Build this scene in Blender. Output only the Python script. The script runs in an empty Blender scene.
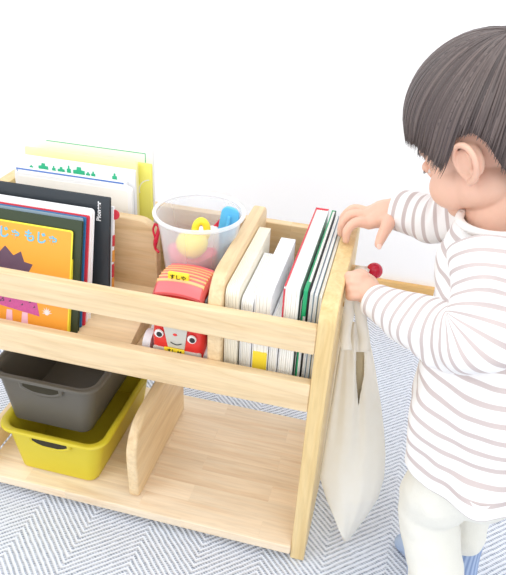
import bpy, bmesh, math, random
from mathutils import Vector, Matrix, noise
random.seed(7)
col = bpy.context.scene.collection
V = Vector
# ------------------------------------------------------------------ camera
CP = V((.037, -.649, .926)); YAW, PIT, ROL, FPX = -.2197, .5582, .0521, 632.1
cy, sy, cp_, sp_, cr, sr = math.cos(YAW), math.sin(YAW), math.cos(PIT), math.sin(PIT), math.cos(ROL), math.sin(ROL)
FW = V((sy*cp_, cy*cp_, -sp_)); R0 = V((cy, -sy, 0)); U0 = R0.cross(FW)
RT = cr*R0 + sr*U0; UP = -sr*R0 + cr*U0
def at(px, py, d): return CP + (FW + (px-253)/FPX*RT - (py-287.5)/FPX*UP)*d
def aty(px, py, y):
    d = FW + (px-253)/FPX*RT - (py-287.5)/FPX*UP
    return CP + d*((y-CP.y)/d.y)
cam = bpy.data.cameras.new('camera'); cam.sensor_fit = 'HORIZONTAL'; cam.sensor_width = 36
cam.lens = 36*FPX/506; cam.clip_start = .05; cam.clip_end = 60
co = bpy.data.objects.new('camera', cam); col.objects.link(co)
M3 = Matrix((RT, UP, -FW)).transposed()
co.matrix_world = Matrix.Translation(CP) @ M3.to_4x4()
bpy.context.scene.camera = co

# ------------------------------------------------------------------ materials
def srgb(c):
    return tuple(((x/255)/12.92 if x/255 <= .04045 else ((x/255+.055)/1.055)**2.4) for x in c) + (1,)
def newmat(name):
    m = bpy.data.materials.new(name); m.use_nodes = True
    nt = m.node_tree; b = nt.nodes['Principled BSDF']; return m, nt, b
def N(nt, t, **k):
    n = nt.nodes.new(t)
    for a, v in k.items():
        if a.startswith('i_'): n.inputs[a[2:].replace('_', ' ')].default_value = v
        else: setattr(n, a, v)
    return n
MATS = {}
def plain(name, c, rough=.5, var=.04, scale=40, bump=0, **k):
    m, nt, b = newmat(name); L = nt.links.new
    tc = N(nt, 'ShaderNodeTexCoord'); no = N(nt, 'ShaderNodeTexNoise', i_Scale=scale, i_Detail=3.0)
    L(tc.outputs['Object'], no.inputs['Vector'])
    mx = N(nt, 'ShaderNodeMix', data_type='RGBA'); base = srgb(c)
    mx.inputs['A'].default_value = tuple(v*(1-var) for v in base[:3])+(1,)
    mx.inputs['B'].default_value = tuple(min(1, v*(1+var)) for v in base[:3])+(1,)
    L(no.outputs['Fac'], mx.inputs['Factor']); L(mx.outputs['Result'], b.inputs['Base Color'])
    b.inputs['Roughness'].default_value = rough
    for a, v in k.items(): b.inputs[a.replace('_', ' ')].default_value = v
    if bump:
        bp = N(nt, 'ShaderNodeBump'); bp.inputs['Strength'].default_value = bump; bp.inputs['Distance'].default_value = .001
        L(no.outputs['Fac'], bp.inputs['Height']); L(bp.outputs['Normal'], b.inputs['Normal'])
    MATS[name] = m; return m

def wood(name, c1, c2, c3, axis='x', staves=None):
    """pale hardwood, grain along axis, optional glued staves"""
    m, nt, b = newmat(name); L = nt.links.new
    tc = N(nt, 'ShaderNodeTexCoord'); mp = N(nt, 'ShaderNodeMapping')
    sc = {'x': (1.6, 22, 22), 'y': (22, 1.6, 22), 'z': (22, 22, 1.6)}[axis]
    mp.inputs['Scale'].default_value = sc
    L(tc.outputs['Object'], mp.inputs['Vector'])
    vec = mp.outputs['Vector']; cellcol = None
    if staves:
        br = N(nt, 'ShaderNodeTexBrick', offset=.37, squash=1.0)
        br.inputs['Scale'].default_value = 1; br.inputs['Mortar Size'].default_value = 0.0004
        br.inputs['Brick Width'].default_value = staves[0]; br.inputs['Row Height'].default_value = staves[1]
        br.inputs['Color1'].default_value = (0, 0, 0, 1); br.inputs['Color2'].default_value = (1, 1, 1, 1)
        br.inputs['Mortar'].default_value = (.3, .3, .3, 1); br.inputs['Bias'].default_value = 0
        if axis == 'x': L(tc.outputs['Object'], br.inputs['Vector'])
        else:
            sx = N(nt, 'ShaderNodeSeparateXYZ'); cx = N(nt, 'ShaderNodeCombineXYZ')
            L(tc.outputs['Object'], sx.inputs[0])
            L(sx.outputs['Y' if axis == 'y' else 'Z'], cx.inputs[0]); L(sx.outputs['Z' if axis == 'y' else 'Y'], cx.inputs[1])
            L(cx.outputs[0], br.inputs['Vector'])
        cellcol = br.outputs['Color']
        ad = N(nt, 'ShaderNodeVectorMath', operation='MULTIPLY_ADD')
        L(cellcol, ad.inputs[0]); ad.inputs[1].default_value = (7, 13, 5); L(vec, ad.inputs[2]); vec = ad.outputs[0]
    n1 = N(nt, 'ShaderNodeTexNoise', i_Scale=1.6, i_Detail=5.0, i_Roughness=.6, i_Distortion=1.6); L(vec, n1.inputs['Vector'])
    n2 = N(nt, 'ShaderNodeTexNoise', i_Scale=9.0, i_Detail=3.0, i_Roughness=.6); L(vec, n2.inputs['Vector'])
    cr_ = N(nt, 'ShaderNodeValToRGB'); e = cr_.color_ramp.elements
    e[0].position = .30; e[0].color = srgb(c3); e[1].position = .62; e[1].color = srgb(c1)
    e2 = e.new(.46); e2.color = srgb(c2)
    L(n1.outputs['Fac'], cr_.inputs['Fac'])
    mx = N(nt, 'ShaderNodeMix', data_type='RGBA', blend_type='MULTIPLY'); mx.inputs['Factor'].default_value = 1
    r2 = N(nt, 'ShaderNodeMapRange'); r2.inputs['From Min'].default_value = .35; r2.inputs['From Max'].default_value = .6
    r2.inputs['To Min'].default_value = .91; r2.inputs['To Max'].default_value = 1.0
    L(n2.outputs['Fac'], r2.inputs['Value']); L(cr_.outputs['Color'], mx.inputs['A']); L(r2.outputs['Result'], mx.inputs['B'])
    out = mx.outputs['Result']
    if cellcol:
        m2 = N(nt, 'ShaderNodeMix', data_type='RGBA', blend_type='MULTIPLY'); m2.inputs['Factor'].default_value = 1
        r3 = N(nt, 'ShaderNodeMapRange'); r3.inputs['To Min'].default_value = .90; r3.inputs['To Max'].default_value = 1.0
        L(cellcol, r3.inputs['Value']); L(out, m2.inputs['A']); L(r3.outputs['Result'], m2.inputs['B']); out = m2.outputs['Result']
    L(out, b.inputs['Base Color']); b.inputs['Roughness'].default_value = .42
    b.inputs['Specular IOR Level'].default_value = .35
    bp = N(nt, 'ShaderNodeBump'); bp.inputs['Strength'].default_value = .08; bp.inputs['Distance'].default_value = .0005
    L(n2.outputs['Fac'], bp.inputs['Height']); L(bp.outputs['Normal'], b.inputs['Normal'])
    MATS[name] = m; return m
WC = ((238, 213, 173), (231, 203, 160), (219, 187, 142))
W2 = ((236, 209, 156), (230, 201, 145), (221, 189, 130))
wood('wood_x', *WC, 'x'); wood('wood_z', *W2, 'z'); wood('wood_y', *WC, 'y')
wood('wood_shelf', (251, 232, 205), (247, 225, 195), (236, 207, 172), 'x', (.21, .036))
wood('wood_base', (226, 184, 122), (220, 176, 112), (208, 160, 96), 'x')
wood('wood_board', (234, 206, 164), (228, 197, 150), (212, 178, 130), 'x', (.3, .045))

plain('wall_paint', (250, 249, 250), .9, .006, 300, .15)
plain('black_cover', (52, 58, 64), .35); plain('orange_cover', (248, 172, 62), .4, .02); plain('yellow_line', (255, 236, 70), .4)
plain('sky_print', (120, 196, 226), .4); plain('plum_print', (98, 76, 98), .5, .1)
plain('dark_green', (52, 66, 44), .4); plain('slate_blue', (138, 158, 172), .4); plain('blue_cover', (42, 108, 160), .4)
plain('red_cover', (212, 52, 70), .35); plain('white_cover', (246, 247, 249), .35, .01); plain('paper', (248, 246, 240), .8, .01)
plain('cream_paper', (246, 240, 224), .8, .01); plain('pale_yellow', (253, 247, 190), .4, .01); plain('bright_yellow', (255, 248, 128), .4)
plain('leaf_green', (48, 186, 136), .5); plain('green_cover', (24, 160, 104), .35); plain('pink_print', (250, 205, 225), .5)
plain('line_blue', (88, 130, 205), .5); plain('label_yellow', (248, 222, 60), .45); plain('tag_orange', (236, 160, 70), .5)
plain('grey_print', (150, 150, 150), .6); plain('near_black', (34, 36, 38), .4)
plain('bin_yellow', (214, 195, 46), .42, .03, 60, .1); plain('bin_grey', (98, 93, 84), .42, .04, 60, .1); plain('hole_dark', (50, 44, 26), .8)
plain('car_red', (228, 58, 54), .3); plain('car_pink', (244, 116, 120), .32); plain('car_stripe', (253, 190, 130), .4)
plain('car_grey', (206, 206, 198), .4); plain('wheel_white', (228, 228, 232), .4); plain('tyre_grey', (190, 194, 204), .5)
plain('toy_yellow', (255, 228, 60), .35); plain('toy_blue', (90, 186, 236), .35); plain('toy_pink', (232, 72, 118), .35)
plain('ball_red', (204, 30, 62), .2); plain('skin', (233, 187, 164), .5, .03, 30, 0, Subsurface_Weight=.12, Subsurface_Scale=.004)
MATS['skin'].node_tree.nodes['Principled BSDF'].inputs['Subsurface Radius'].default_value = (1, .4, .25)
plain('lip', (214, 130, 120), .45); plain('eye_white', (240, 238, 236), .2); plain('eye_dark', (40, 28, 26), .2)
plain('pants', (232, 230, 221), .95, .02, 500, .5); plain('rib', (246, 243, 240), .9, .01, 400, .3)
plain('bag_inside_shade', (226, 206, 168), .9, .03, 200, .2); plain('felt', (60, 56, 52), .9); plain('brass', (190, 150, 80), .3, Metallic=.9)
plain('nail', (246, 206, 190), .3)

def frosted(name, f0, f1):
    m, nt, b = newmat(name); L = nt.links.new
    b.inputs['Base Color'].default_value = (.93, .95, .98, 1); b.inputs['Roughness'].default_value = .3
    tr = N(nt, 'ShaderNodeBsdfTransparent'); tr.inputs['Color'].default_value = (.97, .98, .99, 1)
    mx = N(nt, 'ShaderNodeMixShader'); fr = N(nt, 'ShaderNodeLayerWeight'); fr.inputs['Blend'].default_value = .35
    no = N(nt, 'ShaderNodeTexNoise', i_Scale=30.0)
    r = N(nt, 'ShaderNodeMapRange'); r.inputs['To Min'].default_value = f0; r.inputs['To Max'].default_value = f1
    L(fr.outputs['Facing'], r.inputs['Value']); L(r.outputs['Result'], mx.inputs['Fac'])
    L(tr.outputs[0], mx.inputs[1]); L(b.outputs[0], mx.inputs[2]); L(mx.outputs[0], nt.nodes['Material Output'].inputs['Surface'])
    MATS[name] = m
frosted('clear_plastic', .18, .58); frosted('rim_plastic', .38, .8)
def hairmat():
    m, nt, b = newmat('hair'); L = nt.links.new
    at_ = N(nt, 'ShaderNodeAttribute', attribute_name='tone')
    cr_ = N(nt, 'ShaderNodeValToRGB'); e = cr_.color_ramp.elements
    e[0].color = srgb((66, 55, 54)); e[1].color = srgb((114, 99, 95))
    L(at_.outputs['Fac'], cr_.inputs['Fac']); L(cr_.outputs['Color'], b.inputs['Base Color'])
    b.inputs['Roughness'].default_value = .42; b.inputs['Specular IOR Level'].default_value = .6
    MATS['hair'] = m
hairmat()
def shirtmat():
    m, nt, b = newmat('shirt'); L = nt.links.new
    a = N(nt, 'ShaderNodeAttribute', attribute_name='stripe'); fr = N(nt, 'ShaderNodeMath', operation='FRACT')
    L(a.outputs['Fac'], fr.inputs[0])
    r = N(nt, 'ShaderNodeValToRGB'); e = r.color_ramp.elements
    W = srgb((243, 241, 240)); S = srgb((203, 190, 188))
    e[0].position = 0; e[0].color = W; e[1].position = .62; e[1].color = W
    for p, c in ((.66, S), (.93, S), (.97, W)): x = e.new(p); x.color = c
    L(fr.outputs[0], r.inputs['Fac']); L(r.outputs['Color'], b.inputs['Base Color']); b.inputs['Roughness'].default_value = .95
    tc = N(nt, 'ShaderNodeTexCoord'); no = N(nt, 'ShaderNodeTexNoise', i_Scale=500.0); bp = N(nt, 'ShaderNodeBump')
    bp.inputs['Strength'].default_value = .25; bp.inputs['Distance'].default_value = .0008
    L(tc.outputs['Object'], no.inputs['Vector']); L(no.outputs['Fac'], bp.inputs['Height']); L(bp.outputs['Normal'], b.inputs['Normal'])
    MATS['shirt'] = m
shirtmat()
def bagmat():
    m, nt, b = newmat('canvas'); L = nt.links.new
    tc = N(nt, 'ShaderNodeTexCoord'); wv = N(nt, 'ShaderNodeTexNoise', i_Scale=60.0, i_Detail=5.0)
    L(tc.outputs['Object'], wv.inputs['Vector'])
    mx = N(nt, 'ShaderNodeMix', data_type='RGBA'); mx.inputs['A'].default_value = srgb((250, 245, 233)); mx.inputs['B'].default_value = srgb((254, 251, 243))
    L(wv.outputs['Fac'], mx.inputs['Factor']); L(mx.outputs['Result'], b.inputs['Base Color']); b.inputs['Roughness'].default_value = .9
    tr = N(nt, 'ShaderNodeBsdfTranslucent'); tr.inputs['Color'].default_value = srgb((250, 242, 226))
    ms = N(nt, 'ShaderNodeMixShader'); ms.inputs['Fac'].default_value = .08
    L(b.outputs[0], ms.inputs[1]); L(tr.outputs[0], ms.inputs[2]); L(ms.outputs[0], nt.nodes['Material Output'].inputs['Surface'])
    MATS['canvas'] = m
bagmat()
def sockmat():
    m, nt, b = newmat('sock'); L = nt.links.new
    a = N(nt, 'ShaderNodeAttribute', attribute_name='ribs'); s = N(nt, 'ShaderNodeMath', operation='SINE'); L(a.outputs['Fac'], s.inputs[0])
    mx = N(nt, 'ShaderNodeMix', data_type='RGBA'); mx.inputs['A'].default_value = srgb((132, 152, 192)); mx.inputs['B'].default_value = srgb((172, 190, 218))
    r = N(nt, 'ShaderNodeMapRange'); r.inputs['From Min'].default_value = -1; L(s.outputs[0], r.inputs['Value'])
    L(r.outputs['Result'], mx.inputs['Factor']); L(mx.outputs['Result'], b.inputs['Base Color']); b.inputs['Roughness'].default_value = .95
    MATS['sock'] = m
sockmat()
def carpetmat():
    m, nt, b = newmat('carpet'); L = nt.links.new
    def mth(op, a, b_=None, c=None):
        n = N(nt, 'ShaderNodeMath', operation=op)
        for i, v in enumerate((a, b_, c)):
            if v is None: continue
            if isinstance(v, (int, float)): n.inputs[i].default_value = v
            else: L(v, n.inputs[i])
        return n.outputs[0]
    tc = N(nt, 'ShaderNodeTexCoord'); wob = N(nt, 'ShaderNodeTexNoise', i_Scale=60.0, i_Detail=2.0)
    L(tc.outputs['Object'], wob.inputs['Vector'])
    va = N(nt, 'ShaderNodeVectorMath', operation='MULTIPLY_ADD'); L(wob.outputs['Color'], va.inputs[0])
    va.inputs[1].default_value = (.0032, .0032, 0); L(tc.outputs['Object'], va.inputs[2])
    sx = N(nt, 'ShaderNodeSeparateXYZ'); L(va.outputs[0], sx.inputs[0])
    x = mth('MULTIPLY_ADD', sx.outputs['Y'], -.045, sx.outputs['X'])     # columns lean a little
    y = sx.outputs['Y']; per = .0995
    xs = mth('ADD', x, .365 + .0 + 10*per*2)
    tri = mth('PINGPONG', xs, per)                                           # 0..per..0
    odd = mth('GREATER_THAN', mth('MODULO', xs, 2*per), per)                 # 0 in the first column, 1 in the next
    w = mth('SUBTRACT', y, mth('MULTIPLY', tri, .88))
    g = mth('FRACT', mth('DIVIDE', mth('ADD', w, 20.0), .0100))
    dark = mth('LESS_THAN', g, .46)
    sgn = mth('MULTIPLY_ADD', odd, -2.0, 1.0)
    along = mth('ADD', mth('MULTIPLY', tri, 1.0), mth('MULTIPLY', y, .88))
    row = mth('FLOOR', mth('DIVIDE', mth('ADD', w, 20.0), .0100))
    ph = mth('MULTIPLY', mth('FRACT', mth('MULTIPLY', row, .377)), 1.0)
    dash = mth('FRACT', mth('ADD', mth('DIVIDE', mth('ADD', along, mth('MULTIPLY', g, .004)), .0058), ph))
    gap = mth('GREATER_THAN', dash, .30)
    nz = N(nt, 'ShaderNodeTexNoise', i_Scale=130.0, i_Detail=1.0); L(tc.outputs['Object'], nz.inputs['Vector'])
    amt = mth('MULTIPLY', mth('MULTIPLY', dark, mth('MULTIPLY_ADD', gap, .75, .25)), mth('MULTIPLY_ADD', nz.outputs['Fac'], 1.3, .10))
    amt = mth('MINIMUM', amt, 1.0)
    mx = N(nt, 'ShaderNodeMix', data_type='RGBA'); mx.inputs['A'].default_value = srgb((230, 235, 245)); mx.inputs['B'].default_value = srgb((132, 141, 158))
    L(amt, mx.inputs['Factor']); L(mx.outputs['Result'], b.inputs['Base Color']); b.inputs['Roughness'].default_value = .95
    bp = N(nt, 'ShaderNodeBump'); bp.inputs['Strength'].default_value = .5; bp.inputs['Distance'].default_value = .0015
    h = mth('ADD', mth('SINE', mth('MULTIPLY', g, 6.283)), mth('MULTIPLY', nz.outputs['Fac'], .6)); L(h, bp.inputs['Height'])
    L(bp.outputs['Normal'], b.inputs['Normal'])
    MATS['carpet'] = m
carpetmat()

# ------------------------------------------------------------------ mesh helpers
def obj(name, bm, mat, parent=None, angle=35, mods=None):
    me = bpy.data.meshes.new(name); bm.normal_update(); bm.to_mesh(me); bm.free()
    o = bpy.data.objects.new(name, me); col.objects.link(o)
    if mat: me.materials.append(MATS[mat] if isinstance(mat, str) else mat)
    for p in me.polygons: p.use_smooth = True
    me.set_sharp_from_angle(angle=math.radians(angle))
    if parent is not None:
        o.parent = parent; o.matrix_parent_inverse = Matrix.Identity(4)
        o.location = -absloc(parent)
        r = parent
    return o
def absloc(p):   # all parents here are unrotated unless built in local space
    v = V((0, 0, 0))
    while p is not None: v = v + p.location; p = p.parent
    return v
def thing(name, label, cat, loc=(0, 0, 0), group=None):
    o = bpy.data.objects.new(name, None); o.empty_display_size = .02; col.objects.link(o); o.location = loc
    return tag(o, label, cat, group)
def tag(o, label, cat, group=None):
    o['label'] = label; o['category'] = cat
    if group: o['group'] = group
    return o
def B(): return bmesh.new()
def bevel(bm, geom_edges, w, seg=2):
    if w > 0: bmesh.ops.bevel(bm, geom=geom_edges, offset=w, segments=seg, affect='EDGES', profile=.6, clamp_overlap=True)
def box(bm, x0, x1, y0, y1, z0, z1, bev=.0, seg=2, mat=None):
    t = B(); bmesh.ops.create_cube(t, size=1)
    for v in t.verts: v.co = V((x0+(v.co.x+.5)*(x1-x0), y0+(v.co.y+.5)*(y1-y0), z0+(v.co.z+.5)*(z1-z0)))
    bevel(t, t.edges[:], bev, seg)
    if mat: bmesh.ops.transform(t, matrix=mat, verts=t.verts)
    join(bm, t)
def join(bm, t):
    me = bpy.data.meshes.new('tmp'); t.to_mesh(me); t.free(); bm.from_mesh(me); bpy.data.meshes.remove(me)
def prism(bm, pts, axis, a0, a1, bev=0, seg=2):
    """pts in the plane normal to axis: x->(y,z), y->(x,z), z->(x,y)"""
    def mk(p, a): return {'x': V((a, p[0], p[1])), 'y': V((p[0], a, p[1])), 'z': V((p[0], p[1], a))}[axis]
    t = B(); A = [t.verts.new(mk(p, a0)) for p in pts]; C = [t.verts.new(mk(p, a1)) for p in pts]; n = len(pts)
    t.faces.new(A); t.faces.new(C[::-1])
    rim = []
    for i in range(n): t.faces.new((A[i], C[i], C[(i+1) % n], A[(i+1) % n]))
    bmesh.ops.recalc_face_normals(t, faces=t.faces)
    if bev:
        es = [e for e in t.edges if (e.verts[0] in A and e.verts[1] in A) or (e.verts[0] in C and e.verts[1] in C)]
        bevel(t, es, bev, seg)
    join(bm, t)
def rpoly(x0, x1, y0, y1, r, n=6):
    """r = radii for corners (x0,y0),(x1,y0),(x1,y1),(x0,y1)"""
    if not isinstance(r, (tuple, list)): r = (r,)*4
    out = []
    for (cx, cy_, a, rr, sx_, sy_) in ((x0, y0, 180, r[0], 1, 1), (x1, y0, 270, r[1], -1, 1), (x1, y1, 0, r[2], -1, -1), (x0, y1, 90, r[3], 1, -1)):
        if rr <= 0: out.append((cx, cy_)); continue
        for k in range(n+1):
            t = math.radians(a+90*k/n); out.append((cx+sx_*rr+rr*math.cos(t), cy_+sy_*rr+rr*math.sin(t)))
    return out
def ringloft(bm, rings, caps=(True, True), closed=True):
    vs = [[bm.verts.new(p) for p in r] for r in rings]; n = len(rings[0])
    for a, b in zip(vs, vs[1:]):
        for i in range(n if closed else n-1):
            bm.faces.new((a[i], a[(i+1) % n], b[(i+1) % n], b[i]))
    if caps[0]: bm.faces.new(vs[0][::-1])
    if caps[1]: bm.faces.new(vs[-1])
    return vs
def frames(pts):
    T = []
    for i in range(len(pts)):
        a = pts[max(0, i-1)]; b = pts[min(len(pts)-1, i+1)]; T.append((b-a).normalized())
    up = V((0, 0, 1)) if abs(T[0].z) < .9 else V((1, 0, 0))
    n = T[0].cross(up).normalized(); fr = []
    for t in T:
        n = (n - t*n.dot(t)).normalized(); fr.append((t, n, t.cross(n)))
    return fr
def smooth_path(pts, rad, k=6):
    """Catmull-Rom through points, radii may be floats or tuples"""
    P = [V(p) for p in pts]; out = []; rr = []
    for i in range(len(P)-1):
        p0 = P[i-1] if i else P[0]*2-P[1]; p1, p2 = P[i], P[i+1]; p3 = P[i+2] if i+2 < len(P) else P[-1]*2-P[-2]
        for j in range(k):
            t = j/k; out.append(.5*((2*p1)+(p2-p0)*t+(2*p0-5*p1+4*p2-p3)*t*t+(3*p1-p0-3*p2+p3)*t**3))
            s = t*t*(3-2*t); rr.append(rad[i]*(1-s)+rad[i+1]*s)
    out.append(P[-1]); rr.append(rad[-1]); return out, rr
def tube(bm, pts, rad, n=12, k=5, dome=True, flat=1.0):
    pts, rr = smooth_path(pts, rad, k) if k > 1 else ([V(p) for p in pts], rad)
    fr = frames(pts); rings = []
    def ring(c, f, r): return [c + f[1]*(r*math.cos(2*math.pi*i/n)) + f[2]*(r*flat*math.sin(2*math.pi*i/n)) for i in range(n)]
    if dome:
        for a in (80, 55, 28): rings.append(ring(pts[0]-fr[0][0]*rr[0]*math.sin(math.radians(a))*.9, fr[0], rr[0]*math.cos(math.radians(a))))
    for c, f, r in zip(pts, fr, rr): rings.append(ring(c, f, r))
    if dome:
        for a in (28, 55, 80): rings.append(ring(pts[-1]+fr[-1][0]*rr[-1]*math.sin(math.radians(a))*.9, fr[-1], rr[-1]*math.cos(math.radians(a))))
    ringloft(bm, rings)
def ell(bm, c, r, rot=None, u=24, v=16):
    t = B(); bmesh.ops.create_uvsphere(t, u_segments=u, v_segments=v, radius=1)
    M = Matrix.Translation(V(c)) @ (rot.to_4x4() if rot else Matrix.Identity(4)) @ Matrix.Diagonal((*r, 1)) if not isinstance(r, (int, float)) else Matrix.Translation(V(c)) @ Matrix.Scale(r, 4)
    bmesh.ops.transform(t, matrix=M, verts=t.verts); join(bm, t)
def remesh(bm, voxel, smooth=6, fac=.5):
    """union of overlapping closed shapes -> one continuous surface, returned as a bmesh"""
    me = bpy.data.meshes.new('tmp'); bm.to_mesh(me); bm.free(); o = bpy.data.objects.new('tmp', me); col.objects.link(o)
    md = o.modifiers.new('r', 'REMESH'); md.mode = 'VOXEL'; md.voxel_size = voxel
    ms = o.modifiers.new('s', 'SMOOTH'); ms.iterations = smooth; ms.factor = fac
    dg = bpy.context.evaluated_depsgraph_get(); m2 = bpy.data.meshes.new_from_object(o.evaluated_get(dg))
    out = B(); out.from_mesh(m2); bpy.data.objects.remove(o); bpy.data.meshes.remove(m2); bpy.data.meshes.remove(me); return out
def text_bm(body, size, M, ext=.0002, off=.012):
    c = bpy.data.curves.new('tmp', 'FONT'); c.body = body; c.size = size; c.extrude = ext; c.align_x = 'CENTER'; c.align_y = 'CENTER'; c.offset = size*off
    o = bpy.data.objects.new('tmp', c); col.objects.link(o)
    me = bpy.data.meshes.new_from_object(o.evaluated_get(bpy.context.evaluated_depsgraph_get()))
    bm = B(); bm.from_mesh(me); bmesh.ops.transform(bm, matrix=M, verts=bm.verts)
    bpy.data.objects.remove(o); bpy.data.meshes.remove(me); return bm
def structure(o): o['kind'] = 'structure'; return o

# ------------------------------------------------------------------ the room
bm = B(); box(bm, -3.2, 3.2, -2.4, .80, -.02, 0); structure(obj('floor', bm, 'carpet'))
bm = B(); box(bm, -3.2, 3.2, .80, .92, -.02, 2.7); structure(obj('wall_back', bm, 'wall_paint'))
bm = B(); box(bm, -3.2, 3.2, .785, .80, 0, .094, .002); structure(obj('baseboard_back', bm, 'wood_base'))

# ------------------------------------------------------------------ the toy rack
rack = thing('toy_rack', 'pale wooden toy rack with rails and dividers standing on the grey carpet', 'toy rack', (-.3, .15, 0))
D, H, T = .293, .5, .023
bm = B(); prism(bm, rpoly(0, D, 0.0, H, (.008, .03, .022, .032), 8), 'x', -T, 0, .003, 3); obj('side_panel', bm, 'wood_z', rack)
XL = -.603
# left end panel: solid above, two feet and a low rail below
bm = B()
prism(bm, [(0, 0), (.03, 0), (.03, .29), (.26, .29), (.26, 0), (D, 0), (D, .47), (D-.01, .49), (D-.03, H), (.04, H), (.012, .49), (0, .46)], 'x', XL, XL+T, .0025)
obj('side_panel', bm, 'wood_z', rack)
bm = B(); box(bm, XL+.001, XL+T-.001, .03, .26, .038, .078, .002); obj('end_rail', bm, 'wood_y', rack)
XI = XL+T
bm = B(); box(bm, XI, -T, .0, .0148, .4235, .465, .0028, 3); obj('front_rail', bm, 'wood_x', rack)
bm = B(); box(bm, XI, -T, .0, .0148, .3240, .3735, .0028, 3); obj('front_board', bm, 'wood_x', rack)
bm = B(); box(bm, XI, -T, D-.018, D-.002, .30, .466, .0025, 3); obj('back_board', bm, 'wood_board', rack)
bm = B(); box(bm, XI, -T, .0148, D-.018, .325, .336, .001); obj('upper_shelf', bm, 'wood_x', rack)
bm = B(); box(bm, XI-.0, -T, -.005, D-.004, .0188, .0377, .003, 3); obj('bottom_shelf', bm, 'wood_shelf', rack)
bm = B(); prism(bm, [(.0148, .3362), (.15, .3362), (.15, .3824), (.0148, .3445)], 'x', XI, -.2975, .001); obj('sloping_ledge', bm, 'wood_x', rack)
bm = B(); prism(bm, rpoly(XI, -.2965, .336, .499, (0, 0, .03, 0), 8), 'y', .15, .168, .003, 3); obj('middle_board', bm, 'wood_board', rack)
bm = B(); prism(bm, rpoly(.0150, D-.018, .336, H, (.0, 0, .02, .042), 8), 'x', -.172, -.152, .004, 3); obj('upper_divider', bm, 'wood_y', rack)
bm = B(); prism(bm, rpoly(.016, .25, .0375, .188, (.012, 0, .045, .060), 8), 'x', -.311, -.292, .006, 4); obj('lower_divider', bm, 'wood_y', rack)
for x, y in ((-.045, .03), (-.045, .25), (XI+.03, .03), (XI+.03, .25)):
    bm = B(); tube(bm, [(x, y, .0005), (x, y, .019)], [.012, .012], 20, 1, False); obj('foot_pad', bm, 'felt', rack)
# peg with red ball on the outside of the end panel
bm = B(); tube(bm, [(-.004, .179, .46), (.026, .179, .46)], [.005, .005], 16, 1, False); obj('peg', bm, 'wood_x', rack)
bm = B(); ell(bm, (.034, .179, .461), .0122); pk = obj('peg_knob', bm, 'ball_red', rack); pk['label'] = 'glossy red ball on the peg end'
bm = B(); tube(bm, [(-.001, .10, .445), (.003, .10, .445)], [.004, .0035], 14, 1, False); obj('screw', bm, 'brass', rack)

# ------------------------------------------------------------------ storage bins
def bin_(x0, x1, y0, y1, z0, z1, mat, label):
    """tapered bin with rolled lip, handle slots front and back"""
    t = thing('storage_bin', label, 'storage bin', ((x0+x1)/2, (y0+y1)/2, z0), 'stacked storage bins')
    bm = B(); tx, ty, r = .017, .004, .032; h = z1-z0; lip = .010
    def rr(e, z, rad):  # e = inset from rim outline
        return [V((a, b, z)) for a, b in rpoly(x0+e[0], x1-e[0], y0+e[1], y1-e[1], rad, 8)]
    rings = [rr((tx+lip+.004, ty+lip+.004), z0, r*.5), rr((tx+lip, ty+lip), z0+.003, r*.55)]
    for k in range(1, 9):
        f = k/8; rings.append(rr((lip+tx*(1-f), lip+ty*(1-f)), z0+.003+(h-.010)*f, r*(.55+.25*f)))
    rings += [rr((.004, .004), z1-.0055, r*.95), rr((.0008, .0008), z1-.006, r), rr((0, 0), z1-.003, r), rr((.0012, .0012), z1-.0006, r), rr((.003, .003), z1, r*.95),
              rr((lip+.0005, lip+.0005), z1-.001, r*.8), rr((lip+.003, lip+.003), z1-.004, r*.75)]
    for k in range(7, -1, -1):
        f = k/8; rings.append(rr((lip+tx*(1-f)+.0025, lip+ty*(1-f)+.0025), z0+.004+(h-.010)*f, r*(.55+.25*f)))
    ringloft(bm, rings)
    bmesh.ops.recalc_face_normals(bm, faces=bm.faces)
    b = obj('bin_body', bm, mat, t, 50)
    # grip: rolled edge below the lip with dark slot
    cx = (x0+x1)/2; zc = z1-.016; w = .036
    for s, yb in ((-1, y0), (1, y1)):
        yy = yb-s*(lip+ty*.10)      # wall surface there
        pts = []
        for k in range(0, 13):
            a = math.pi + math.pi*k/12; pts.append(V((cx+w*max(-1, min(1, 1.15*math.cos(a))), yy+s*.0028+(-s)*.0022*abs(math.sin(a)), zc+.008+.0215*math.sin(a))))
        bm = B(); tube(bm, pts, [.0042]*len(pts), 8, 2); g = obj('grip_edge', bm, mat, t)
        bm = B(); prism(bm, rpoly(cx-w+.003, cx+w-.003, zc-.0095, zc+.008, (.007, .007, .001, .001), 5), 'y', yy-.0028+s*.0012, yy+.0028+s*.0012, 0)
        obj('grip_hole', bm, 'hole_dark', t)
    return t
bin_(-.551, -.350, .012, .272, .0380, .137, 'bin_yellow', 'mustard yellow plastic bin on the bottom shelf, under the grey bin')
bin_(-.566, -.364, .034, .285, .129, .236, 'bin_grey', 'dark grey plastic bin stacked on top of the yellow bin')

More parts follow.
